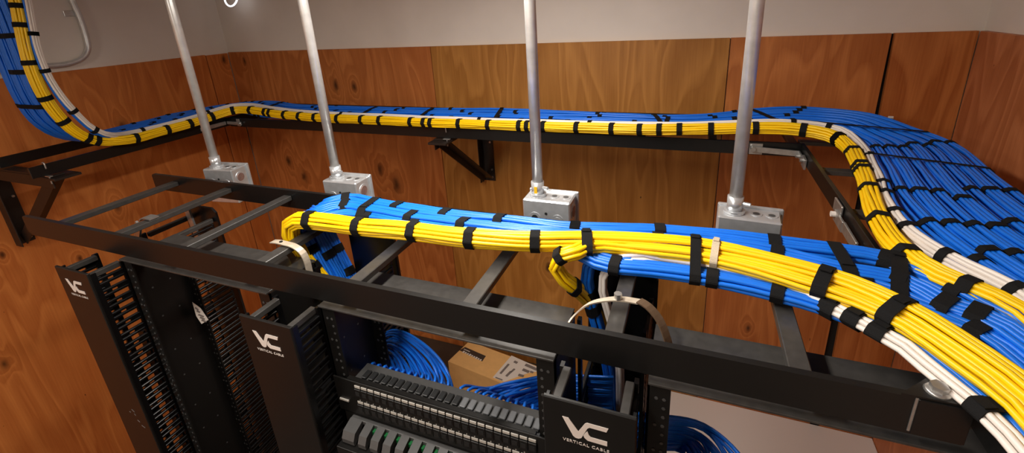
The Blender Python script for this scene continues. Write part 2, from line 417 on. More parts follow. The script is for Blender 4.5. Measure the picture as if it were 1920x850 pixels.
def jbolt(x, y, ax, label):
    h = hardware('ladder_bolt', label, 'bolt', (x, y, 2.16), 'bolts holding ladders to wall brackets')
    d = V(0, -.004, 0) if ax == 'y' else V(.004, 0, 0)
    p = V(x, y, 2.184)
    MB().tube(catmull([p - 2.5 * d, p + V(0, 0, .003), p + d, p + d + V(0, 0, -.02)], .004)[0], .0025, 6).obj('hook', M['zinc'], h, True)
    MB().cyl(p + d + V(0, 0, -.045), p + d + V(0, 0, -.075), .0028, 8).obj('shank', M['zinc'], h)
    MB().box(x + d[0] * 1 - .014, x + d[0] + .014, y + d[1] - .006, y + d[1] + .004, 2.136, 2.1395).obj('washer_plate', M['zinc'], h)
jbolt(-.869, YG - .0035, 'y', 'zinc hook bolt on the back wall ladder above the triangular bracket')
jbolt(-2.0715, .778, 'x', 'zinc hook bolt on the left wall ladder above its triangular bracket')

# triangular wall brackets
def bracket(label, axis, s, wall, front):
    """axis: 'y' = stands out along -y from the back wall, 'x' = out along +x from the left wall; s = place along the wall"""
    if axis == 'y': pt = lambda o, l, z: (s + l, wall - o, z)
    else: pt = lambda o, l, z: (wall + o, s + l, z)
    t = thing('wall_bracket', label, 'bracket', pt(0, 0, 1.8), 'triangular wall brackets')
    def plate(name, o0, o1, l0, l1, z0, z1):
        a, b_ = pt(o0, l0, z0), pt(o1, l1, z1)
        MB().box(min(a[0], b_[0]), max(a[0], b_[0]), min(a[1], b_[1]), max(a[1], b_[1]), z0, z1, .0008).obj(name, M['bronze'], t)
    D = front
    plate('wall_leg', .0005, .006, -.03, .03, 1.80, 2.135)
    plate('leg_flange', .006, .05, -.03, -.026, 1.80, 2.135)
    plate('arm', .006, D, -.02, .02, 2.131, 2.1365)
    plate('arm_flange', .006, D, -.022, -.018, 2.09, 2.131)
    MB().obox(pt(.035, -.012, 1.825), pt(D - .03, -.012, 2.115), .004, .045).obj('brace', M['bronze'], t)
    MB().obox(pt(.035, .01, 1.828), pt(D - .03, .01, 2.118), .044, .004).obj('brace_flange', M['bronze'], t)
    plate('clip', D - .06, D + .035, -.028, .05, 2.122, 2.1305)
    for z in (1.82, 1.86, 2.0): MB().cyl(pt(.006, .018, z), pt(.012, .018, z), .005, 8).obj('screw', M['zinc'], t)
    return t
bracket('dark triangular bracket under the middle of the back wall ladder', 'y', -.905, YB - .018, .435)
bracket('dark triangular bracket under the open end of the left wall ladder', 'x', .80, XL + .018, .455)

# ------------------------------------------------------------------ conduits
def conduit_drop(x, y, zb, rot, label, blue_sticker, cover_right):
    t = thing('conduit_drop', label, 'conduit', (x, y, zb), 'conduits dropping from the ceiling to outlet boxes')
    W, D, H = .108, .054, .108
    c, s_ = math.cos(rot), math.sin(rot)
    def X(v): v = np.asarray(v, float); return np.stack([x + v[:, 0] * c - v[:, 1] * s_, y + v[:, 0] * s_ + v[:, 1] * c, zb + v[:, 2]], 1)
    def put(mb, name, mat, par=t, smooth=False): return link_mesh(name, X(np.vstack(mb.v)), mb.f, mat, par, smooth)
    px, py = -W / 2 + .028, 0
    put(MB().cyl((px, py, .03), (px, py, ZC - zb - .0005), .0117, 20), 'pipe', M['emt'], t, True)
    con = put(MB().cyl((px, py, .0015), (px, py, .034), .0145, 20), 'connector', M['boxz'], t, True)
    put(MB().cyl((px, py, .0005), (px, py, .006), .019, 20), 'locknut', M['boxz'], con)
    put(MB().cyl((px + .014, py - .004, .022), (px + .026, py - .008, .022), .0035, 8), 'set_screw', M['boxz'], con)
    bx = put(MB().box(-W / 2, W / 2, -D / 2, D / 2, -H, 0, .003), 'outlet_box', M['boxz'])
    for i, (kx, kz, r) in enumerate(((-.026, -.042, .013), (.026, -.042, .012), (-.026, -.082, .012), (.026, -.082, .012))):
        put(MB().cyl((kx, -D / 2 - .0001, kz), (kx, -D / 2 - .0012, kz), r, 18), 'knockout', M['boxz'], bx)
        put(MB().cyl((kx, -D / 2 - .0012, kz), (kx, -D / 2 - .0018, kz), r * .55, 14), 'knockout_disc', M['hole'] if i == 0 else M['boxz'], bx)
    for kx, kz in ((0, -.03), (0, -.045), (0, -.07)):
        put(MB().cyl((kx, -D / 2 - .0001, kz), (kx, -D / 2 - .0008, kz), .0032, 8), 'screw_hole', M['hole'], bx)
    for kx in (.012, .038):
        put(MB().cyl((kx, .002, .0001), (kx, .002, .0012), .0105, 18), 'knockout', M['boxz'], bx)
        put(MB().cyl((kx, .002, .0012), (kx, .002, .0017), .006, 14), 'knockout_disc', M['grey'], bx)
    for kz in (-.03, -.074):
        put(MB().cyl((W / 2 + .0001, 0, kz), (W / 2 + .0014, 0, kz), .017, 20), 'knockout', M['boxz'], bx)
        put(MB().cyl((W / 2 + .0014, 0, kz), (W / 2 + .0022, 0, kz), .0125, 18), 'knockout_disc', M['copper'], bx)
    put(MB().box(-W / 2 - .002, W / 2 + .006, D / 2, D / 2 + .008, -H - .002, .004, .002), 'cover_plate', M['boxz'])
    if cover_right:
        put(MB().box(px - .0035, px + .0035, py - .0152, py - .0144, .010, .026), 'sticker', M['ystick'], con)
    return t
conduit_drop(-1.322, .885, 2.190, math.radians(7), 'leftmost galvanised conduit with its outlet box behind the bare ladder rungs', False, False)
conduit_drop(-.852, .882, 2.194, math.radians(2), 'galvanised conduit with outlet box above the left end of the yellow rack bundle', True, False)
conduit_drop(-.281, .882, 2.200, 0, 'galvanised conduit with a yellow sticker on its connector above the box', True, True)
conduit_drop(.117, .885, 2.203, math.radians(-4), 'rightmost galvanised conduit with outlet box before the dark plywood joint', True, False)
pp = [fx(x, y, XL + .016) for x, y in ((118, -40), (135, 0), (150, 34), (163, 75), (165, 92), (158, 106), (143, 115), (120, 121), (83, 124), (40, 129), (-60, 138))]
pp[0] = fx(128, -18, XL + .016); pp = [V(pp[0][0], pp[1][1] - .0, ZC - .001), pp[1]] + pp[2:]
t = thing('bent_conduit', 'bent galvanised pipe on the white left wall behind the vertical bundle', 'conduit', (XL + .016, 1.2, 2.49))
MB().tube(catmull(pp, .015)[0], .0112, 14).obj('pipe', M['emt'], t, True)
cp = fx(137, 25, XL + .010); MB().box(XL + .0005, XL + .006, cp[1] - .03, cp[1] + .012, cp[2] - .012, cp[2] + .012, .001).obj('pipe_clip', M['zinc'], t)

# ------------------------------------------------------------------ racks
RY0, RY1, RZ = .497, .615, 2.1205
def rack(x0, x1, label):
    t = thing('equipment_rack', label, 'rack', ((x0 + x1) / 2, (RY0 + RY1) / 2, 0), 'two post equipment racks')
    for xa, sg in ((x0, 1), (x1, -1)):
        mb = MB()
        mb.box(*sorted((xa, xa + sg * .003)), RY0 + .003, RY1, 0, RZ - .006)
        mb.box(*sorted((xa, xa + sg * .030)), RY0 + .003, RY0 + .006, 0, RZ - .006)
        mb.box(*sorted((xa, xa + sg * .030)), RY1 - .003, RY1, 0, RZ - .006)
        u = mb.obj('upright', M['cover'], t)
        hs = MB()
        for k, z in enumerate(np.arange(1.25, RZ - .02, .0156)):
            w = .0026
            for xo in (.012, .022) if k % 3 == 0 else (.022,):
                for yy in (RY0 + .0028, RY1 - .0032):
                    xx = xa + sg * xo
                    hs.cyl((xx, yy, z), (xx, yy - .0006, z), w, 6)
        for k, z in enumerate(np.arange(1.3, RZ - .06, .09)):
            for yy in (.535, .575): hs.cyl((xa + sg * .0031, yy, z + .01 * (k % 2)), (xa + sg * .0036, yy, z + .01 * (k % 2)), .0022, 6)
        ho = hs.obj('mounting_holes', M['grey'], u); ho['kind'] = 'stuff'
        bf = MB().box(*sorted((xa, xa + sg * .05)), RY0 - .1, RY1 + .1, 0.0005, .006).obj('foot', M['cover'], t)
    for y0, y1, yv in ((RY0 - .003, RY0 + .04, RY0 + .037), (RY1 - .04, RY1 + .003, RY1 - .04)):
        MB().box(x0 + .001, x1 - .001, y0, y1, RZ - .004, RZ, .0008).box(x0 + .001, x1 - .001, yv, yv + .003, RZ - .035, RZ - .004).obj('top_angle', M['steelstrip'], t)
    return t
R1, R2, R3 = (-1.167, -.718), (-.5955, -.158), (-.030, .425)
rack(*R1, 'black two post rack between the leftmost and middle cable managers')
rack(*R2, 'black two post rack that holds the patch panel')
rack(*R3, 'black two post rack right of the rightmost cable manager')

def text_mesh(body, size, extrude=.0002):
    cu = bpy.data.curves.new('txt', 'FONT'); cu.body = body; cu.size = size; cu.extrude = extrude; cu.align_x = 'LEFT'
    cu.space_character = 1.15; cu.resolution_u = 2
    o = bpy.data.objects.new('txt', cu); COL.objects.link(o)
    dg = bpy.context.evaluated_depsgraph_get(); me = bpy.data.meshes.new_from_object(o.evaluated_get(dg))
    v = np.zeros(len(me.vertices) * 3); me.vertices.foreach_get('co', v); v = v.reshape(-1, 3)
    f = [tuple(p.vertices) for p in me.polygons]
    bpy.data.objects.remove(o); bpy.data.meshes.remove(me); bpy.data.curves.remove(cu)
    return v, f
LOGO_V = [(0, 1.0), (.14, 1.0), (.355, .40), (.50, .93), (.545, 1.0), (1.0, 1.0), (.96, .78), (.60, .78), (.555, .70), (.42, .08), (.36, .0), (.29, .0), (.235, .08)]
LOGO_C = [(.50, .40), (.555, .55), (.585, .36), (.63, .27), (.98, .27), (.98, .03), (.56, .03), (.49, .14), (.465, .25)]
DOOR_Y = .434
def cable_manager(xc, label, rear_bars=False):
    t = thing('vertical_cable_manager', label, 'cable manager', (xc, .57, 0), 'vertical cable managers between the racks')
    hw = .0605
    d = MB().box(xc - hw, xc + hw, DOOR_Y, DOOR_Y + .006, .08, 2.118, .0015).obj('front_cover', M['cover'], t)
    lw, lh, lx, lz = .060, .031, xc - .034, 2.0605
    for poly, nm in ((LOGO_V, 'logo'), (LOGO_C, 'logo')):
        MB().prism([(lx + a * lw, lz + b_ * lh) for a, b_ in poly], 1, DOOR_Y - .0007, DOOR_Y - .0001).obj(nm, M['ink'], d)
    v, f = text_mesh('VERTICAL CABLE', .0068)
    sc = .0615 / v[:, 0].max()
    vv = np.stack([lx + v[:, 0] * sc, DOOR_Y - .0003 - v[:, 2], lz - .0105 + v[:, 1]], 1)
    link_mesh('lettering', vv, f, M['ink'], d)
    MB().box(xc - hw + .002, xc - hw + .006, DOOR_Y + .006, DOOR_Y + .016, .08, 2.112).box(xc + hw - .006, xc + hw - .002, DOOR_Y + .006, DOOR_Y + .016, .08, 2.112).obj('cover_flange', M['plastic'], t)
    for sx in (-1, 1):
        MB().box(xc + sx * .044 - .006, xc + sx * .044 + .006, DOOR_Y + .006, RY0 + .004, 2.098, 2.110, .0012).obj('top_bar', M['rungm'], t)
        if rear_bars: MB().box(xc + sx * .044 - .006, xc + sx * .044 + .006, RY1, .722, 2.098, 2.110, .0012).obj('top_bar', M['rungm'], t)
        MB().box(xc + sx * .052 - .003, xc + sx * .052 + .003, RY0 + .001, RY0 + .012, .05, 2.11).obj('finger_rail', M['plastic'], t)
        MB().box(xc + sx * .052 - .003, xc + sx * .052 + .003, RY1 - .012, RY1 - .001, .05, 2.11).obj('finger_rail', M['plastic'], t)
    MB().box(xc - .012, xc + .012, RY0 + .012, RY1 - .012, 0, 1.9).obj('spine', M['plastic'], t)
    MB().prism([(xc - .063, .08), (xc + .063, .08), (xc + .063, 2.128), (xc + .050, 2.14), (xc - .050, 2.14), (xc - .063, 2.128)], 1, .724, .73).obj('rear_cover', M['plastic'], t)
    # fingers: one each of the four shapes, then copies
    z0 = 2.086
    protos = []
    for sx in (-1, 1):
        for yb, yt in ((RY0 + .002, DOOR_Y + .012), (RY1 - .002, .716)):
            xx = xc + sx * .053; s = 1 if yt > yb else -1
            mb = MB().box(xx - .0036, xx + .0036, *sorted((yb, yt)), z0 + .003, z0 + .009, .0012)
            mb.box(xx - .0036, xx + .0036, *sorted((yb, yt - s * .004)), z0 - .009, z0 - .003, .0012)
            mb.box(xx - .0022, xx + .0022, *sorted((yb, yb + s * .02)), z0 - .0035, z0 + .0035)
            mb.box(xx - .0045, xx + .0045, *sorted((yt - s * .005, yt)), z0 - .013, z0 + .013, .001)
            protos.append(mb.obj('finger', M['plastic'], t))
    protos[1].location.z = -.0295 * 29
    for k in range(1, 29):
        for p in protos:
            if p is protos[1] and k < 5: continue
            c = p.copy(); c.parent = t; c.location = (0, 0, -.0295 * k); COL.objects.link(c)
    return t
cable_manager(-1.228, 'leftmost black vertical cable manager with a logo cover', True)
cable_manager(-.657, 'middle black vertical cable manager with a logo cover, left of the patch panel')
m1_cover = [o for o in COL.objects if o.name == 'front_cover'][0]
for i, (x, y, l, a) in enumerate(((247, 768, .010, 35), (252, 776, .006, 60), (258, 788, .009, 30), (266, 798, .012, 20), (243, 772, .005, 10))):
    p = fy(x, y, DOOR_Y); d = V(math.cos(math.radians(a)), 0, -math.sin(math.radians(a))) * l
    MB().obox(p + V(0, -.0003, 0), p + d + V(0, -.0003, 0), .0004, .0022, up=(0, 0, 1)).obj('scuff', M['print'], m1_cover)
m3 = cable_manager(-.0965, 'rightmost black vertical cable manager with a logo cover and open top')
sp = MB(); prof = [(.016, 0), (.03, .004), (.032, .01), (.024, .016), (.02, .03), (.02, .07)]
for i in range(len(prof) - 1): sp.cyl((-.098, .575, 2.07 - prof[i][1]), (-.098, .575, 2.07 - prof[i + 1][1]), prof[i][0], 24, prof[i + 1][0], i == 0)
# white tag hanging in the first rack
tg = thing('paper_tag', 'white printed paper tag hanging among fingers behind the leftmost rack upright', 'tag', (-1.13, .60, 1.9))
pts = [fx(x, y, -1.135) for x, y in ((361, 567), (376, 578), (391, 600), (378, 608), (368, 593))]
n = len(pts); MB().add(pts + [p + V(-.001, 0, 0) for p in pts], [tuple(range(n)), tuple(range(2 * n - 1, n - 1, -1))] + [(i, n + i, n + (i + 1) % n, (i + 1) % n) for i in range(n)]).obj('sheet', M['label'], tg)
for (a, b_, c, d) in ((366, 577, 372, 582), (369, 583, 375, 586), (372, 590, 382, 594), (375, 595, 384, 599), (378, 600, 387, 604)):
    p, q = fx(a, b_, -1.1345), fx(c, d, -1.1345); MB().obox(p, q, .0006, .003).obj('print_line', M['print'], tg)

# ------------------------------------------------------------------ patch panel and horizontal manager
xa, xb = -.594, -.160
pt_ = thing('network_patch_bay', 'black 48 port patch panel with two rows of white label strips', 'patch bay', ((xa + xb) / 2, .49, 1.885))
MB().box(xa, xb, RY0 - .005, RY0 - .002, 1.886, 1.966, .0006).box(xa + .03, xb - .034, RY0 - .002, RY0 + .006, 1.958, 1.966).obj('face_plate', M['cover'], pt_)
MB().box(xa + .035, xb - .034, RY0 + .012, RY0 + .05, 1.953, 1.9575, .001).obj('cable_bar', M['grey'], pt_)
PX = [-.538 + .0148 * i for i in range(24)]
for zr in (1.957, 1.920):
    for i, x in enumerate(PX):
        MB().box(x - .0063, x + .0063, RY0 - .0072, RY0 - .0052, zr - .0028, zr + .0028, .0005).obj('label_strip', M['strip'], pt_)
        po = MB().box(x - .0072, x + .0072, RY0 - .0085, RY0 - .0052, zr - .024, zr - .0045, .0008).obj('port', M['port'], pt_)
        MB().box(x - .0045, x + .0045, RY0 - .0092, RY0 - .0086, zr - .019, zr - .010).obj('socket', M['hole'], po)
        if zr < 1.95: MB().cyl((x, RY0 - .0052, zr + .0052), (x, RY0 - .0062, zr + .0052), .0011, 6).obj('rivet', M['strip'], pt_)
    for i, x in enumerate(PX):
        MB().box(x - .0066, x + .0066, RY0 + .001, RY0 + .04, zr - .022, zr - .006, .001).obj('jack', M['clear'] if i > 13 else M['jack'], pt_)
for i, x in enumerate(PX):
    MB().box(x - .0055, x + .0055, RY0 + .012, RY0 + .032, 1.958, 1.9625, .0012).obj('jack_top', M['clear'] if i > 13 else M['jack'], pt_)
MB().box(-.587, -.566, RY0 - .0075, RY0 - .0051, 1.913, 1.9165).obj('printed_mark', M['strip'], pt_)
hm = thing('horizontal_cable_manager', 'grey slotted horizontal cable manager below the patch panel', 'cable manager', ((xa + xb) / 2, .48, 1.79))
MB().box(xa + .01, xb, RY0 - .004, RY0 - .001, 1.79, 1.884).obj('base_plate', M['cover'], hm)
MB().box(xa + .03, xb, RY0 - .012, RY0 - .004, 1.872, 1.8815, .001).obj('cover_back', M['grey'], hm)
x = xa + .03; first = True
while x < xb - .01:
    w = .027 if first else .0168
    x1 = min(x + w, xb)
    yb_, yf_ = RY0 - .012, .4555
    MB().prism([(yb_, 1.8815), (yb_, 1.872), (yf_ + .004, 1.851), (yf_ + .0005, 1.8525), (yf_, 1.862), (yf_ + .007, 1.8745)], 0, x, x1).obj('slotted_finger', M['grey'], hm)
    if .06 < x - xa < .24: MB().box(x1 + .001, x1 + .006, RY0 - .020, RY0 - .0125, 1.866, 1.874).obj('green_gleam', M['green'], hm)  # coloured pieces stand for green light inside the slots
    x = x1 + .0095; first = False
MB().box(xa + .022, xb, .447, RY0 - .004, 1.846, 1.8495, .0008).box(xa + .022, xb, .447, .450, 1.806, 1.846).obj('tray', M['cover'], hm)

# ------------------------------------------------------------------ benches, carton
bt = thing('workbench', 'dark workbench against the back wall below the cables carrying a carton', 'bench', (-.8, 1.55, 0))
MB().box(-1.70, -.10, 1.20, YB - .02, .69, .72, .003).obj('bench_top', M['bench'], bt)
for lx in (-1.66, -.14):
    for ly in (1.24, 1.84): MB().box(lx - .025, lx + .025, ly - .025, ly + .025, 0, .69, .002).obj('leg', M['black'], bt)
tt = thing('side_table', 'light grey table in the right corner under the rack ladder', 'table', (.45, 1.6, 0))
MB().box(-.062, XR - .0195, 1.20, YB - .02, .722, .75, .002).obj('table_top', M['table'], tt)
for lx in (-.03, .79):
    for ly in (1.24, 1.84): MB().box(lx - .02, lx + .02, ly - .02, ly + .02, 0, .722, .002).obj('leg', M['black'], tt)
ct = thing('carton', 'closed brown cardboard carton with a dark sticker and a white shipping label', 'box', (-.83, 1.62, .72))
ca, cb_, cc_ = fz(840, 678, .90), fz(880, 640, .90), fz(1034, 697, .90)
e1 = unit(cc_ - cb_); e2 = unit(cb_ - ca); L1, L2 = np.linalg.norm(cc_ - cb_), np.linalg.norm(cb_ - ca)
corners = [ca, ca + e1 * L1, cb_ + e1 * L1, cb_]
vv = [c + V(0, 0, -.179) for c in corners] + corners
MB().add(vv, [(3, 2, 1, 0), (4, 5, 6, 7), (0, 1, 5, 4), (1, 2, 6, 5), (2, 3, 7, 6), (3, 0, 4, 7)]).obj('carton_body', M['card'], ct)
def on_carton(poly_px, mat, name, h, par=ct):
    p = [fz(x, y, .90 + h) for x, y in poly_px]; n = len(p)
    return MB().add(p + [q - V(0, 0, .0008) for q in p], [tuple(range(n)), tuple(range(2 * n - 1, n - 1, -1))] + [(i, n + i, n + (i + 1) % n, (i + 1) % n) for i in range(n)]).obj(name, mat, par)
st = on_carton([(861.5, 657), (872, 651), (911, 668), (904, 678)], M['stick'], 'sticker', .001)
def print_bars(lst, mat, par):
    for (x0, y0, x1, y1, w) in lst:
        p, q = fz(x0, y0, .9024), fz(x1, y1, .9024)
        MB().obox(p, q, w, .0006).obj('print_line', mat, par)
print_bars([(870, 655, 881, 660, .004)], M['label'], st)
for i in range(9):
    a = 868 + i * 4.0; print_bars([(a, 659.5 + i * 1.9, a + 2.6, 660.8 + i * 1.9, .009 if i % 3 else .013)], M['label'], st)
lb = on_carton([(924, 708), (959, 667), (1013, 691), (1006, 697), (990, 700), (945, 716)], M['label'], 'shipping_label', .001)
print_bars([(929, 708, 942, 713, .006), (938, 701, 954, 683, .011), (949, 706, 958, 697, .012), (958, 698, 965, 692, .010), (964, 678, 970, 681, .014),
            (985, 684, 1008, 694, .016), (980, 693, 992, 698, .016), (972, 703, 982, 706, .014), (994, 697, 1000, 699, .01)], M['print'], lb)

# ------------------------------------------------------------------ cables
CR = .0037
def rows(counts, r=CR, mat='blue', keep_all=False):
    out = []; n = len(counts)
    for i, c in enumerate(counts):
        b_ = ((n - 1) / 2 - i) * r * 1.74
        for j in range(c):
            inner = 0 < i < n - 1 and 0 < j < c - 1 and c >= 3
            if inner and not keep_all: continue
            out.append(((j - (c - 1) / 2) * 2 * r * 1.0, b_, mat))
    return out
BUN = {}
def bundle(key, name, label, group, pts, layout, side0, step=.03, wob=.0007, twist=.12, r=CR, nseg=8, cat='cable bundle', seedv=None):
    P, ss = catmull(pts, step)
    T, S, U = frames(P, V(*side0))
    lr = np.random.default_rng(seedv if seedv is not None else abs(hash(key)) % 1000 if False else sum(map(ord, key)))
    th = twist * np.sin(ss * 2 * PI / lr.uniform(.7, 1.2) + lr.uniform(0, 6))
    t = thing(name, label, cat, tuple(P[len(P) // 2]), group)
    cables = []
    for (a, b_, mk) in layout:
        w1 = wob * np.sin(ss * 2 * PI / lr.uniform(.16, .34) + lr.uniform(0, 6.3)) + wob * .6 * np.sin(ss * 2 * PI / lr.uniform(.09, .15) + lr.uniform(0, 6.3))
        w2 = wob * .8 * np.sin(ss * 2 * PI / lr.uniform(.16, .34) + lr.uniform(0, 6.3))
        aa = a * np.cos(th) - b_ * np.sin(th) + w1; bb = a * np.sin(th) + b_ * np.cos(th) + w2
        Q = P + aa[:, None] * S + bb[:, None] * U
        MB().tube(Q, r, nseg).obj('cable', M[mk], t, True)
        cables.append(Q)
    BUN[key] = dict(root=t, P=P, T=T, cables=cables, r=r)
    return t
def hull2(p):
    p = sorted(map(tuple, p))
    def half(p):
        h = []
        for q in p:
            while len(h) > 1 and (h[-1][0] - h[-2][0]) * (q[1] - h[-2][1]) - (h[-1][1] - h[-2][1]) * (q[0] - h[-2][0]) <= 0: h.pop()
            h.append(q)
        return h
    a = half(p); b_ = half(p[::-1]); return np.array(a[:-1] + b_[:-1])
def strap(keys, px, width=.017, mat='strap', tilt=0., label=None, at=None, part='strap', th=.0017, nrm=None, group='black straps binding several bundles'):
    """hook and loop strap around the cables of the bundles in keys at the point nearest to px"""
    B = BUN[keys[0]]
    i = at if at is not None else int(np.argmin(np.linalg.norm(proj(B['P']) - V(*px), axis=1)))
    i = min(max(i, 1), len(B['P']) - 2)
    p = B['P'][i]; n = B['T'][i]
    if tilt: 
        c, s = math.cos(tilt), math.sin(tilt); n = unit(V(n[0] * c - n[1] * s, n[0] * s + n[1] * c, n[2]))
    if nrm: n = unit(V(*nrm))
    sd = np.cross(n, V(0, 0, 1)); sd = unit(sd) if np.linalg.norm(sd) > .3 else V(1, 0, 0)
    sd = unit(sd - n * (sd @ n)); u = np.cross(sd, n)
    pts = []; an = np.arange(10) * 2 * PI / 10
    for k in keys:
        for Q in BUN[k]['cables']:
            dd = (Q - p) @ n; cr = np.where(np.sign(dd[:-1]) != np.sign(dd[1:]))[0]
            best = None
            for j in cr:
                f = dd[j] / (dd[j] - dd[j + 1]); q = Q[j] + f * (Q[j + 1] - Q[j]); dist = np.linalg.norm(q - p)
                if dist < .35 and (best is None or dist < best[0]): best = (dist, q)
            if best is None: continue
            q = best[1] - p; a, b_ = q @ sd, q @ u; rr = BUN[k]['r'] + .0004
            pts += [(a + rr * math.cos(x), b_ + rr * math.sin(x)) for x in an]
    if len(pts) < 6: return None
    h = hull2(pts); c = h.mean(0); m = len(h); v = []; 
    d = h - c; L = np.linalg.norm(d, axis=1)[:, None]; ho = h + d / L * th
    for off, hh in ((-width / 2, h), (-width / 2, ho), (width / 2, ho), (width / 2, h)):
        v += [p + off * n + a * sd + b_ * u for a, b_ in hh]
    f = []
    for k in range(4):
        for j in range(m): f.append((k * m + j, k * m + (j + 1) % m, ((k + 1) % 4) * m + (j + 1) % m, ((k + 1) % 4) * m + j))
    if len(keys) == 1 and label is None: return link_mesh(part, v, f, M[mat], B['root'])
    o = thing('binding_strap', label, 'strap', tuple(p), group)
    link_mesh('strap_band', v, f, M[mat], o)
    tab_c = c + (h[np.argmax(h[:, 1])] - c); 
    link_mesh('strap_tail', [p + a * n * (width / 2) + (tab_c[0] + s_ * .006) * sd + (tab_c[1] + th + z_) * u for a in (-.8, .8) for s_ in (-1, 1) for z_ in (0, .0014)],
              [(0, 1, 3, 2), (4, 6, 7, 5), (0, 4, 5, 1), (2, 3, 7, 6), (0, 2, 6, 4), (1, 5, 7, 3)], M[mat], o)
    return o

# --- long run: left riser, left wall, back wall, right wall
XY = -2.05
y1 = [(-2.05, .866, ZC - .002)] + [tuple(fx(x, y, XY)) for x, y in ((30, 0), (38, 40), (46, 80), (58, 125), (78, 172), (106, 214), (142, 248), (182, 264))]
y1 += [tuple(fz(x, y, z)) for x, y, z in ((240, 262, 2.2), (300, 247, 2.2), (370, 228, 2.208), (415, 213, 2.222), (440, 207, 2.226), (470, 206.5, 2.224), (520, 214, 2.21), (600, 221, 2.203), (700, 225.5, 2.2), (800, 230, 2.2), (900, 233.5, 2.2), (1000, 237, 2.2), (1100, 240, 2.203), (1200, 243, 2.208), (1300, 242.5, 2.216), (1400, 240.5, 2.226), (1470, 241, 2.23), (1525, 247, 2.228), (1567, 258, 2.222))]
y1 += [tuple(fz(x, y, 2.21)) for x, y in ((1592, 278), (1610, 304), (1625, 340), (1636, 380), (1655, 425), (1682, 464), (1730, 505), (1790, 535), (1850, 560), (1920, 598))]
y1 += [(.398, .5, 2.2), (.396, .2, 2.2), (.396, -.5, 2.2)]
bundle('Y1', 'cable_bundle', 'yellow cable bundle running along the left, back and right wall ladders', 'cable bundles on the wall ladders', y1, rows([3, 4, 5, 4, 3], mat='yellow'), (1, 0, 0))
wl = [(.001, .0095, 'white'), (.0075, .0072, 'white'), (.011, .0015, 'white'), (.012, -.0055, 'white'), (-.0074, -.001, 'blue'), (0, -.0005, 'blue'), (-.0065, .0065, 'blue'), (.0045, .0045, 'blue'), (-.004, -.0075, 'blue'), (.004, -.0075, 'blue')]
w1 = [(-2.032, .905, ZC - .002)] + [tuple(fx(x, y, -2.034)) for x, y in ((49, 0), (57, 38), (68, 90), (82, 128), (97, 157), (120, 190), (153, 225), (173, 242), (198, 253))]
w1 += [tuple(fz(x, y, z)) for x, y, z in ((240, 252, 2.21), (300, 238, 2.21), (370, 219, 2.217), (425, 202, 2.23), (440, 199, 2.23), (470, 198, 2.23), (520, 206, 2.216), (600, 213.5, 2.208), (700, 218, 2.205), (800, 223, 2.205), (900, 226.5, 2.205), (1000, 230, 2.205), (1100, 233, 2.208), (1200, 235.5, 2.214), (1300, 235, 2.222), (1400, 232, 2.232), (1470, 231, 2.236), (1530, 236, 2.232), (1580, 247, 2.225))]
w1 += [tuple(fz(x, y, 2.21)) for x, y in ((1612, 272), (1640, 312), (1655, 345), (1672, 390), (1712, 438), (1788, 490), (1850, 520), (1920, 556))]
w1 += [(.428, .5, 2.2), (.428, .2, 2.2), (.428, -.5, 2.2)]
bundle('W1', 'cable_bundle', 'bundle of white cables laid over blue ones beside the long yellow bundle', 'cable bundles on the wall ladders', w1, wl, (1, 0, 0))
ORD = ['first', 'second', 'third', 'fourth', 'fifth', 'sixth', 'seventh']
for k in range(7):
    zc = 2.187; xk = -2.108 - .0295 * k; al = .006 * (k % 2)
    pts = [(xk, .862 - al, ZC - .002), (xk, .862 - al, 2.7), (xk, .86 - al, 2.5), (xk, .862 - al, 2.40), (xk, .88 - al, 2.31), (xk, .92, 2.245), (xk, .985, 2.205), (xk, 1.06, 2.202), (xk, 1.2, zc + .016), (xk, 1.34, zc + .02)]
    cx, cy, ro_ = -2.02, 1.43, .088 + .0295 * k
    for a in (180, 150, 120, 90):
        pts.append((cx + ro_ * math.cos(math.radians(a)), cy + ro_ * math.sin(math.radians(a)), zc + .018))
    for x in (-1.85, -1.5, -1.1, -.7, -.3, 0.0): pts.append((x, 1.505 + .0298 * k + .004 * math.sin(x * 7 + k), zc + (.01 if x > -.9 else .006) + .003 * math.sin(x * 5 + k * 2)))
    for a in (100, 78, 52, 25, 0):
        rx, ry = .118 + .0285 * k, .115 + .036 * k
        pts.append((.33 + rx * math.cos(math.radians(a)), 1.395 + ry * math.sin(math.radians(a)), zc + (.035 if a > 40 else .02)))
    pts += [(.428 + .0285 * k, 1.20, zc + .018), (.404 + .0298 * k, 1.05, zc + .018), (.396 + .0305 * k, .90, zc + .018), (.413 + .030 * k, .78, zc + .016), (.438 + .0295 * k, .69, zc + .014), (.452 + .0295 * k, .55, zc + .01), (.452 + .0295 * k, .2, zc + .01), (.452 + .0295 * k, -.5, zc + .01)]
    bundle('F%d' % k, 'cable_bundle', '%s blue bundle from the white one in the wide fan beside the right wall' % ORD[k], 'cable bundles on the wall ladders', pts,
           rows([3, 4, 4, 3] if k % 2 else [2, 4, 4, 3], r=.0035), (1, 0, 0), twist=.12, wob=.0006, r=.0035)
for px in ((37, 3), (38, 51), (52, 117), (82, 185), (116, 231), (168, 259), (191, 266), (252, 261), (309, 244), (353, 231), (395, 219), (433, 206), (474, 204), (503, 210), (512, 212), (533, 216), (564, 219), (596, 220), (639, 223), (678, 223), (712, 224), (767, 227), (792, 227), (813, 229), (862, 232), (917, 234), (973, 235), (984, 236), (1018, 236), (1088, 237), (1139, 241), (1201, 245), (1235, 245), (1275, 245), (1335, 244), (1417, 242), (1502, 244), (1567, 257), (1571, 259), (1603, 290), (1621, 317), (1625, 325), (1633, 357), (1649, 414), (1707, 475), (1834, 539)):
    strap(['Y1'], px, .016)
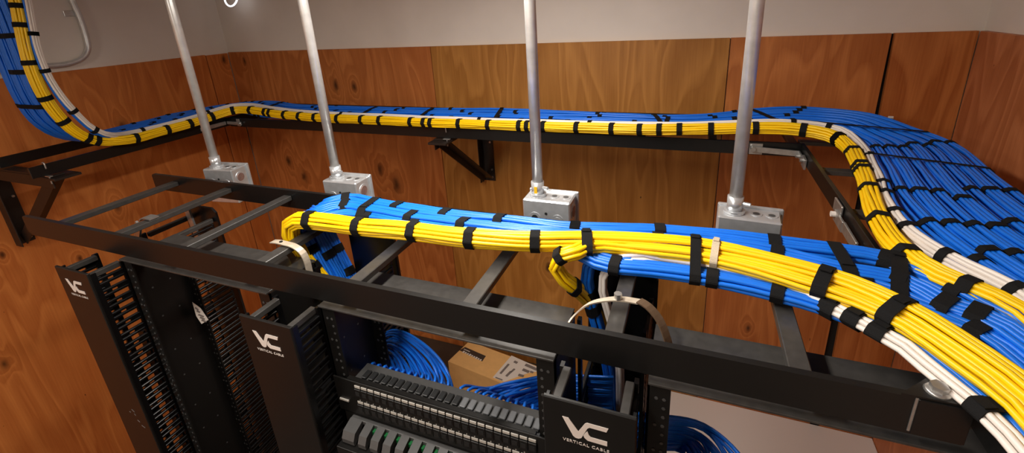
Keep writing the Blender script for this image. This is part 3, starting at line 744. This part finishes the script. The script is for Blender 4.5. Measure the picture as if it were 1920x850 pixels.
for px in ((50, 68), (62, 57), (75, 133), (124, 208), (176, 248), (262, 246), (395, 215), (640, 216), (905, 227), (1110, 233), (1480, 232), (1562, 240), (1655, 345), (1660, 367), (1680, 412), (1712, 438), (1788, 491), (1915, 550)): strap(['W1'], px, .013)
FPX = [[(1646, 274), (1696, 366), (1744, 431), (1834, 498)], [(1669, 280), (1721, 361), (1783, 426), (1862, 493)], [(1690, 281), (1757, 364), (1824, 432), (1912, 502)], [(1708, 276), (1800, 376), (1859, 438)],
       [(1735, 280), (1822, 371), (1898, 438)], [(1755, 279), (1859, 371)], [(1770, 282), (1890, 374)]]
for k in range(7):
    for px in FPX[k]: strap(['F%d' % k], px, .014)
    P = BUN['F%d' % k]['P']; pj = proj(P)
    x = 210 + 23 * ((k * 5) % 7)
    while x < 1520:
        strap(['F%d' % k], (x, 0), .015, at=int(np.argmin(np.abs(pj[:, 0] - x) + (pj[:, 1] < 120) * 1e4 + (np.arange(len(P)) < 25) * 1e4)))
        x += 95 + 30 * ((k * 3 + int(x)) % 3) if x > 470 else 55 + 20 * (k % 3)
for px in ((18, 62), (25, 130), (68, 208), (105, 246), (140, 270)):
    pass
FK = ['F%d' % k for k in range(7)]
strap(['F2', 'F0', 'F1', 'F3'], (22, 62), .016, label='black strap around the upper part of the vertical blue bundles at left')
strap(['F2', 'F0', 'F1', 'F3', 'F4'], (30, 132), .016, label='black strap around the vertical blue bundles level with the bottom of the white wall')
strap(['F2', 'F0', 'F1', 'F3', 'F4', 'F5', 'F6'], (68, 205), .016, label='black strap where the vertical blue bundles begin to curve')
strap(['F3'] + FK + ['W1', 'Y1'], (1662, 250), .014, nrm=(.05, -1, 0), label='long black strap over the whole fan just after the right corner')
strap(['F3'] + FK + ['W1'], (1742, 322), .012, nrm=(-.27, -.96, 0), label='long thin black strap across the middle of the fan')
for px, lb in (((505, 195), 'black strap across the blue bundles just past the left corner'), ((690, 208), 'black strap across the blue bundles above the knots in the plywood'), ((800, 212), 'black strap across blue and yellow bundles left of the triangular bracket'),
               ((935, 217), 'black strap across the blue bundles right of the triangular bracket'), ((1240, 222), 'wide black strap across the blue bundles between the two right conduits'), ((1432, 215), 'black strap across the blue bundles at the start of the right corner')):
    strap(['F3'] + FK, px, .016, label=lb, tilt=.25)

# --- rack run
ZY = 2.2
def zz(l, z): return [tuple(fz(x, y, z)) for x, y in l]
y2 = [(-.660, .650, 1.80), (-.695, .645, 1.95), (-.735, .64, 2.05), (-.766, .634, 2.10), (-.784, .631, 2.14), (-.787, .629, 2.168), (-.774, .627, 2.195), (-.745, .626, 2.207)] + zz(((620, 418), (680, 426.5), (768, 433), (882, 447), (1009, 453), (1104, 452), (1200, 456), (1310, 467), (1400, 484), (1500, 510), (1600, 542), (1700, 588), (1800, 652), (1920, 738)), 2.205)
y2 += [(.345, .4, 2.205), (.36, .2, 2.205), (.36, -.5, 2.205)]
bundle('Y2', 'cable_bundle', 'thick yellow cable bundle lying on the rack ladder', 'cable bundles on the rack ladder', y2, rows([3, 4, 5, 4, 3], mat='yellow'), (0, -1, 0))
y3 = [(-.10, .725, 1.85), (-.128, .72, 2.0), (-.150, .70, 2.075), (-.167, .672, 2.12), (-.185, .655, 2.147), (-.200, .65, 2.17), (-.196, .645, 2.196), (-.172, .645, 2.205)] + zz(((1110, 461), (1200, 467), (1310, 481), (1400, 501), (1500, 530), (1600, 563), (1700, 610), (1800, 676), (1920, 768)), 2.202)
y3 += [(.325, .38, 2.2), (.33, .2, 2.2), (.33, -.5, 2.2)]
bundle('Y3', 'cable_bundle', 'thin yellow bundle rising from the rightmost manager to join the thick one', 'cable bundles on the rack ladder', y3, rows([3, 4, 3], mat='yellow'), (0, -1, 0))
w2 = [(-.09, .69, 1.85), (-.098, .69, 2.0), (-.118, .688, 2.085), (-.126, .687, 2.125), (-.120, .686, 2.16), (-.100, .686, 2.185), (-.07, .69, 2.196)] + zz(((1240, 486), (1300, 494), (1360, 506), (1440, 526), (1500, 545), (1560, 575), (1625, 609), (1665, 632), (1700, 652), (1760, 703), (1830, 756), (1920, 846)), 2.19)
w2 += [(.305, .3, 2.19), (.31, .2, 2.19), (.31, -.5, 2.19)]
bundle('W2', 'cable_bundle', 'white cable bundle emerging below the yellow one on the rack ladder', 'cable bundles on the rack ladder', w2, rows([2, 3], mat='white'), (0, -1, 0))
b4 = [(-.215, .70, 2.192), (-.18, .69, 2.192)] + zz(((1130, 492), (1163, 499), (1200, 502), (1310, 517), (1400, 534), (1500, 559), (1560, 578), (1640, 611), (1700, 640), (1760, 684), (1830, 740), (1880, 782), (1920, 818)), 2.183)
b4 += [(.318, .33, 2.185), (.322, .2, 2.185), (.322, -.5, 2.185)]
bundle('B4', 'cable_bundle', 'lower blue bundle curving out from under the yellow one above the rightmost manager', 'cable bundles on the rack ladder', b4, rows([4, 5, 4]), (0, -1, 0))
d4 = [(-.10, .70, 1.80), (-.118, .70, 1.95), (-.140, .698, 2.05), (-.153, .697, 2.10), (-.156, .698, 2.14), (-.142, .702, 2.178), (-.105, .71, 2.2), (-.05, .715, 2.205), (.02, .715, 2.2), (.12, .69, 2.195)]
bundle('D4', 'cable_bundle', 'blue bundle dropping straight down into the rightmost manager', 'cable bundles on the rack ladder', d4, rows([3, 4, 3]), (0, -1, 0))
def tb(key, label, drop, l, tail, z, lay):
    return bundle(key, 'cable_bundle', label, 'cable bundles on the rack ladder', drop + zz(l, z) + tail, lay, (0, -1, 0), wob=.0010, twist=.16)
tb('T1', 'rearmost blue bundle on the rack ladder, closest to the outlet boxes', [(-.680, .70, 1.80), (-.708, .705, 1.98), (-.745, .715, 2.05), (-.772, .722, 2.10), (-.790, .725, 2.15), (-.780, .722, 2.19)],
   ((610, 386), (650, 374), (690, 380), (743, 390), (830, 403), (940, 414), (1060, 429), (1150, 432), (1235, 435), (1330, 443), (1460, 460), (1560, 472), (1655, 486), (1730, 514), (1788, 540), (1850, 574), (1920, 612)), [(.40, .45, 2.21), (.40, .2, 2.21), (.40, -.5, 2.21)], 2.207, rows([4, 5, 4]))
tb('T2', 'second blue bundle from the outlet boxes on the rack ladder', [(-.680, .675, 1.80), (-.704, .68, 1.97), (-.74, .685, 2.05), (-.772, .69, 2.11), (-.790, .692, 2.155), (-.782, .69, 2.19)],
   ((592, 402), (640, 388), (690, 394), (765, 407), (860, 420), (1000, 436), (1100, 442), (1240, 452), (1350, 464), (1450, 478), (1540, 500), (1600, 514), (1692, 530), (1771, 575), (1848, 600), (1920, 646)), [(.385, .43, 2.21), (.385, .2, 2.21), (.385, -.5, 2.21)], 2.207, rows([4, 5, 4]))
tb('T3', 'blue bundle right behind the thick yellow bundle on the rack ladder', [(-.682, .645, 1.80), (-.703, .648, 1.96), (-.735, .65, 2.05), (-.768, .655, 2.11), (-.788, .66, 2.155), (-.782, .662, 2.19)],
   ((585, 413), (640, 401), (697, 406), (780, 420), (900, 437), (1000, 445), (1100, 450), (1250, 463), (1400, 486), (1530, 508), (1580, 528), (1643, 545), (1720, 580), (1841, 628), (1920, 686)), [(.37, .41, 2.2), (.37, .2, 2.2), (.37, -.5, 2.2)], 2.2, rows([4, 5, 4]))
for px in ((573, 418), (680, 427), (768, 433), (882, 447), (1009, 453)): strap(['Y2'], px, .017)
for px in ((1104, 455), (1540, 535), (1675, 585)): strap(['Y2', 'Y3'], px, .018, label='black strap around yellow rack cables %s' % {1104: 'where the thin yellow bundle joins', 1540: 'above the last bare rung', 1675: 'nearest to the round zinc bolt'}[px[0]])
strap(['Y2', 'Y3'], (1347, 472), .011, 'strapw', label='beige strap around the yellow cables of the rack ladder', group='beige straps')
strap(['Y2', 'Y3'], (1318, 468), .013, label='narrow black strap around the yellow cables next to the beige strap')
strap(['Y3'], (1050, 478), .014); strap(['Y3'], (1078, 535), .014)
strap(['T2', 'Y2', 'Y3', 'B4', 'W2', 'T3'], (1298, 458), .016, label='wide black strap around all bundles left of the rightmost outlet box')
for px in ((657, 374), (743, 389), (830, 402), (940, 411), (1065, 428), (1078, 430), (1235, 435), (1460, 458), (1655, 482), (1788, 540)): strap(['T1'], px, .018)
for px in ((640, 389), (765, 407), (860, 421), (1235, 451), (1450, 477), (1692, 528), (1771, 577), (1848, 599)): strap(['T2'], px, .018)
for px in ((580, 415), (697, 405), (780, 420), (995, 444), (1525, 506), (1643, 544), (1841, 627)): strap(['T3'], px, .018)
for px in ((1163, 498), (1318, 519), (1440, 542)): strap(['B4'], px, .017)
for keys, px, lb in ((['W2', 'B4'], (1555, 573), 'black strap around white and blue cables before the junction with the right ladder'), (['W2', 'B4'], (1582, 586), 'black strap around white and blue cables, second of a close pair'),
                 (['W2', 'B4'], (1665, 630), 'black strap around white cables under the thick yellow bundle'), (['W2', 'B4'], (1832, 745), 'black strap around white and blue cables beside the round zinc bolt'),
                 (['T2', 'T1', 'T3'], (695, 393), 'diagonal black strap across the blue rack bundles below the second outlet box'), (['T2', 'T1', 'T3'], (1595, 500), 'long diagonal black strap across blue rack bundles near the right ladder'),
                 (['T2', 'T1', 'T3'], (1678, 520), 'double black strap across blue rack bundles where they turn')):
    strap(keys, px, .019, label=lb, tilt=.2 if keys[0] == 'T2' else 0.)
for key, lst in (('T3', ((583, 462), (600, 470))), ('T2', ((612, 475),)), ('T1', ((632, 462), (650, 500))), ('Y2', ((578, 495),)), ('D4', ((1105, 545), (1118, 580)))):
    B = BUN[key]; pj = proj(B['P'])
    for px in lst:
        idx = np.where(B['P'][:, 2] < 2.165)[0]; i = idx[np.argmin(np.linalg.norm(pj[idx] - V(*px), axis=1))]; strap([key], px, .018, at=int(i))

# --- patch cables fanning out behind the patch panel
jit = lambda s: rng.uniform(-s, s)
def lerp(a, b, u): return (a[0] + (b[0] - a[0]) * u, a[1] + (b[1] - a[1]) * u)
for i in range(26):
    u = (i + .5) / 26; j = lambda: jit(2.6)
    row = i % 2
    q = V(-.553 + .183 * u, RY0 + .042, 1.950 - .037 * row)
    mid = [(lerp((704, 690), (704, 634), u), .665), (lerp((716, 682), (742, 617), u), .65), (lerp((713, 693), (802, 649), u), .62), (lerp((706, 704), (838, 694), u), .585)]
    P, _ = catmull([V(-.622, .662, 1.86 + .07 * u)] + [fy(x + j(), y + j(), Y + jit(.008)) for (x, y), Y in mid] + [q + V(0, .012, .006), q], .012)
    o = MB().tube(P, .0028, 7).obj('patch_cable', M['blue'], None, True)
    tag(o, 'blue cable fanning from the middle manager to the left half of the patch panel', 'cable', 'blue cables fanning into the left half of the patch panel')
for i in range(24):
    u = (i + .5) / 24; j = lambda: jit(2.6)
    row = i % 2
    q = V(-.358 + .183 * u, RY0 + .042, 1.950 - .037 * row)
    mid = [(lerp((1026, 703), (1032, 768), u), .655), (lerp((965, 713), (1026, 772), u), .635), (lerp((915, 726), (1022, 780), u), .605)]
    P, _ = catmull([V(-.10, .665, 1.95 - .08 * u)] + [fy(x + j(), y + j(), Y + jit(.008)) for (x, y), Y in mid] + [q + V(0, .012, .006), q], .012)
    o = MB().tube(P, .0028, 7).obj('patch_cable', M['blue'], None, True)
    tag(o, 'blue cable fanning from the rightmost manager to the right half of the patch panel', 'cable', 'blue cables fanning into the right half of the patch panel')
for i in range(22):
    u = (i + .5) / 22
    s0 = fy(1236 + jit(4), 778 + 66 * u, .64); e0 = fy(1400 - 120 * u + jit(8), 870 + jit(6), .60); md = fy(1325 - 55 * u + jit(5), 796 + 48 * u + jit(4), .66)
    P, _ = catmull([s0 + V(-.04, .01, -.02), s0, md, e0, e0 + V(.02, -.03, -.09)], .014)
    o = MB().tube(P, .0032, 7).obj('patch_cable', M['blue'], None, True)
    tag(o, 'dark blue cable sagging out of the right side of the rightmost manager', 'cable', 'blue cables sagging from the rightmost manager')

# --- metal straps over the rungs
def rung_strap(x, y, label, paths):
    t = thing('ladder_strap', label, 'strap', (x, y, 2.17), 'metal straps over ladder rungs')
    for P, side, w, th, mk, nm in paths: MB().band(catmull(P, .008)[0], side, w, th).obj(nm, M[mk], t, False)
    return t
t = rung_strap(-.08, .575, 'beige metal strap arched over a rung above the rightmost manager', [
    ([(-.148, .522, 2.145), (-.142, .534, 2.166), (-.125, .556, 2.178), (-.105, .572, 2.1795), (-.08, .582, 2.18), (-.052, .586, 2.178)], (.35, .94, 0), .013, .0022, 'beige', 'strap_band'),
    ([(-.053, .586, 2.180), (-.040, .580, 2.178), (-.022, .570, 2.165), (-.008, .556, 2.14), (0, .548, 2.11)], (.5, .87, 0), .014, .002, 'brown', 'strap_tail')])
MB().cyl((-.083, .581, 2.181), (-.083, .581, 2.190), .006, 8).obj('bolt', M['zinc'], t)
t = rung_strap(-.755, .585, 'pale metal strap over a rung beside the yellow cables at the left end', [
    ([(-.795, .590, 2.168), (-.778, .588, 2.171), (-.755, .588, 2.170), (-.735, .588, 2.168), (-.716, .588, 2.158), (-.711, .590, 2.14), (-.712, .592, 2.10), (-.712, .594, 2.05)], (.1, 1, 0), .014, .002, 'beige', 'strap_band'),
    ([(-.775, .585, 2.155), (-.765, .592, 2.148), (-.757, .597, 2.13), (-.756, .60, 2.10)], (.3, .95, 0), .013, .002, 'brown', 'strap_tail')])
MB().cyl((-.768, .588, 2.1715), (-.768, .588, 2.1735), .0035, 8).obj('bolt', M['hole'], t)
t = rung_strap(-1.205, .6, 'zinc hanger with two flat bars under a bare rung above the leftmost manager', [
    ([(-1.232, .597, 2.162), (-1.222, .597, 2.169), (-1.203, .598, 2.170), (-1.19, .598, 2.169)], (0, 1, 0), .022, .003, 'zinc', 'strap_band')])
a, b_ = fz(260, 419, 2.15), fy(274, 452, .64); MB().obox(a, V(b_[0] - .0, a[1] + .012, 2.03), .018, .005, up=(0, 1, 0)).obj('flat_bar', M['zinc'], t)
a = fz(348, 386, 2.15); MB().obox(a, V(a[0] - .01, a[1] + .012, 2.02), .019, .005, up=(0, 1, 0)).obj('flat_bar', M['zinc'], t)
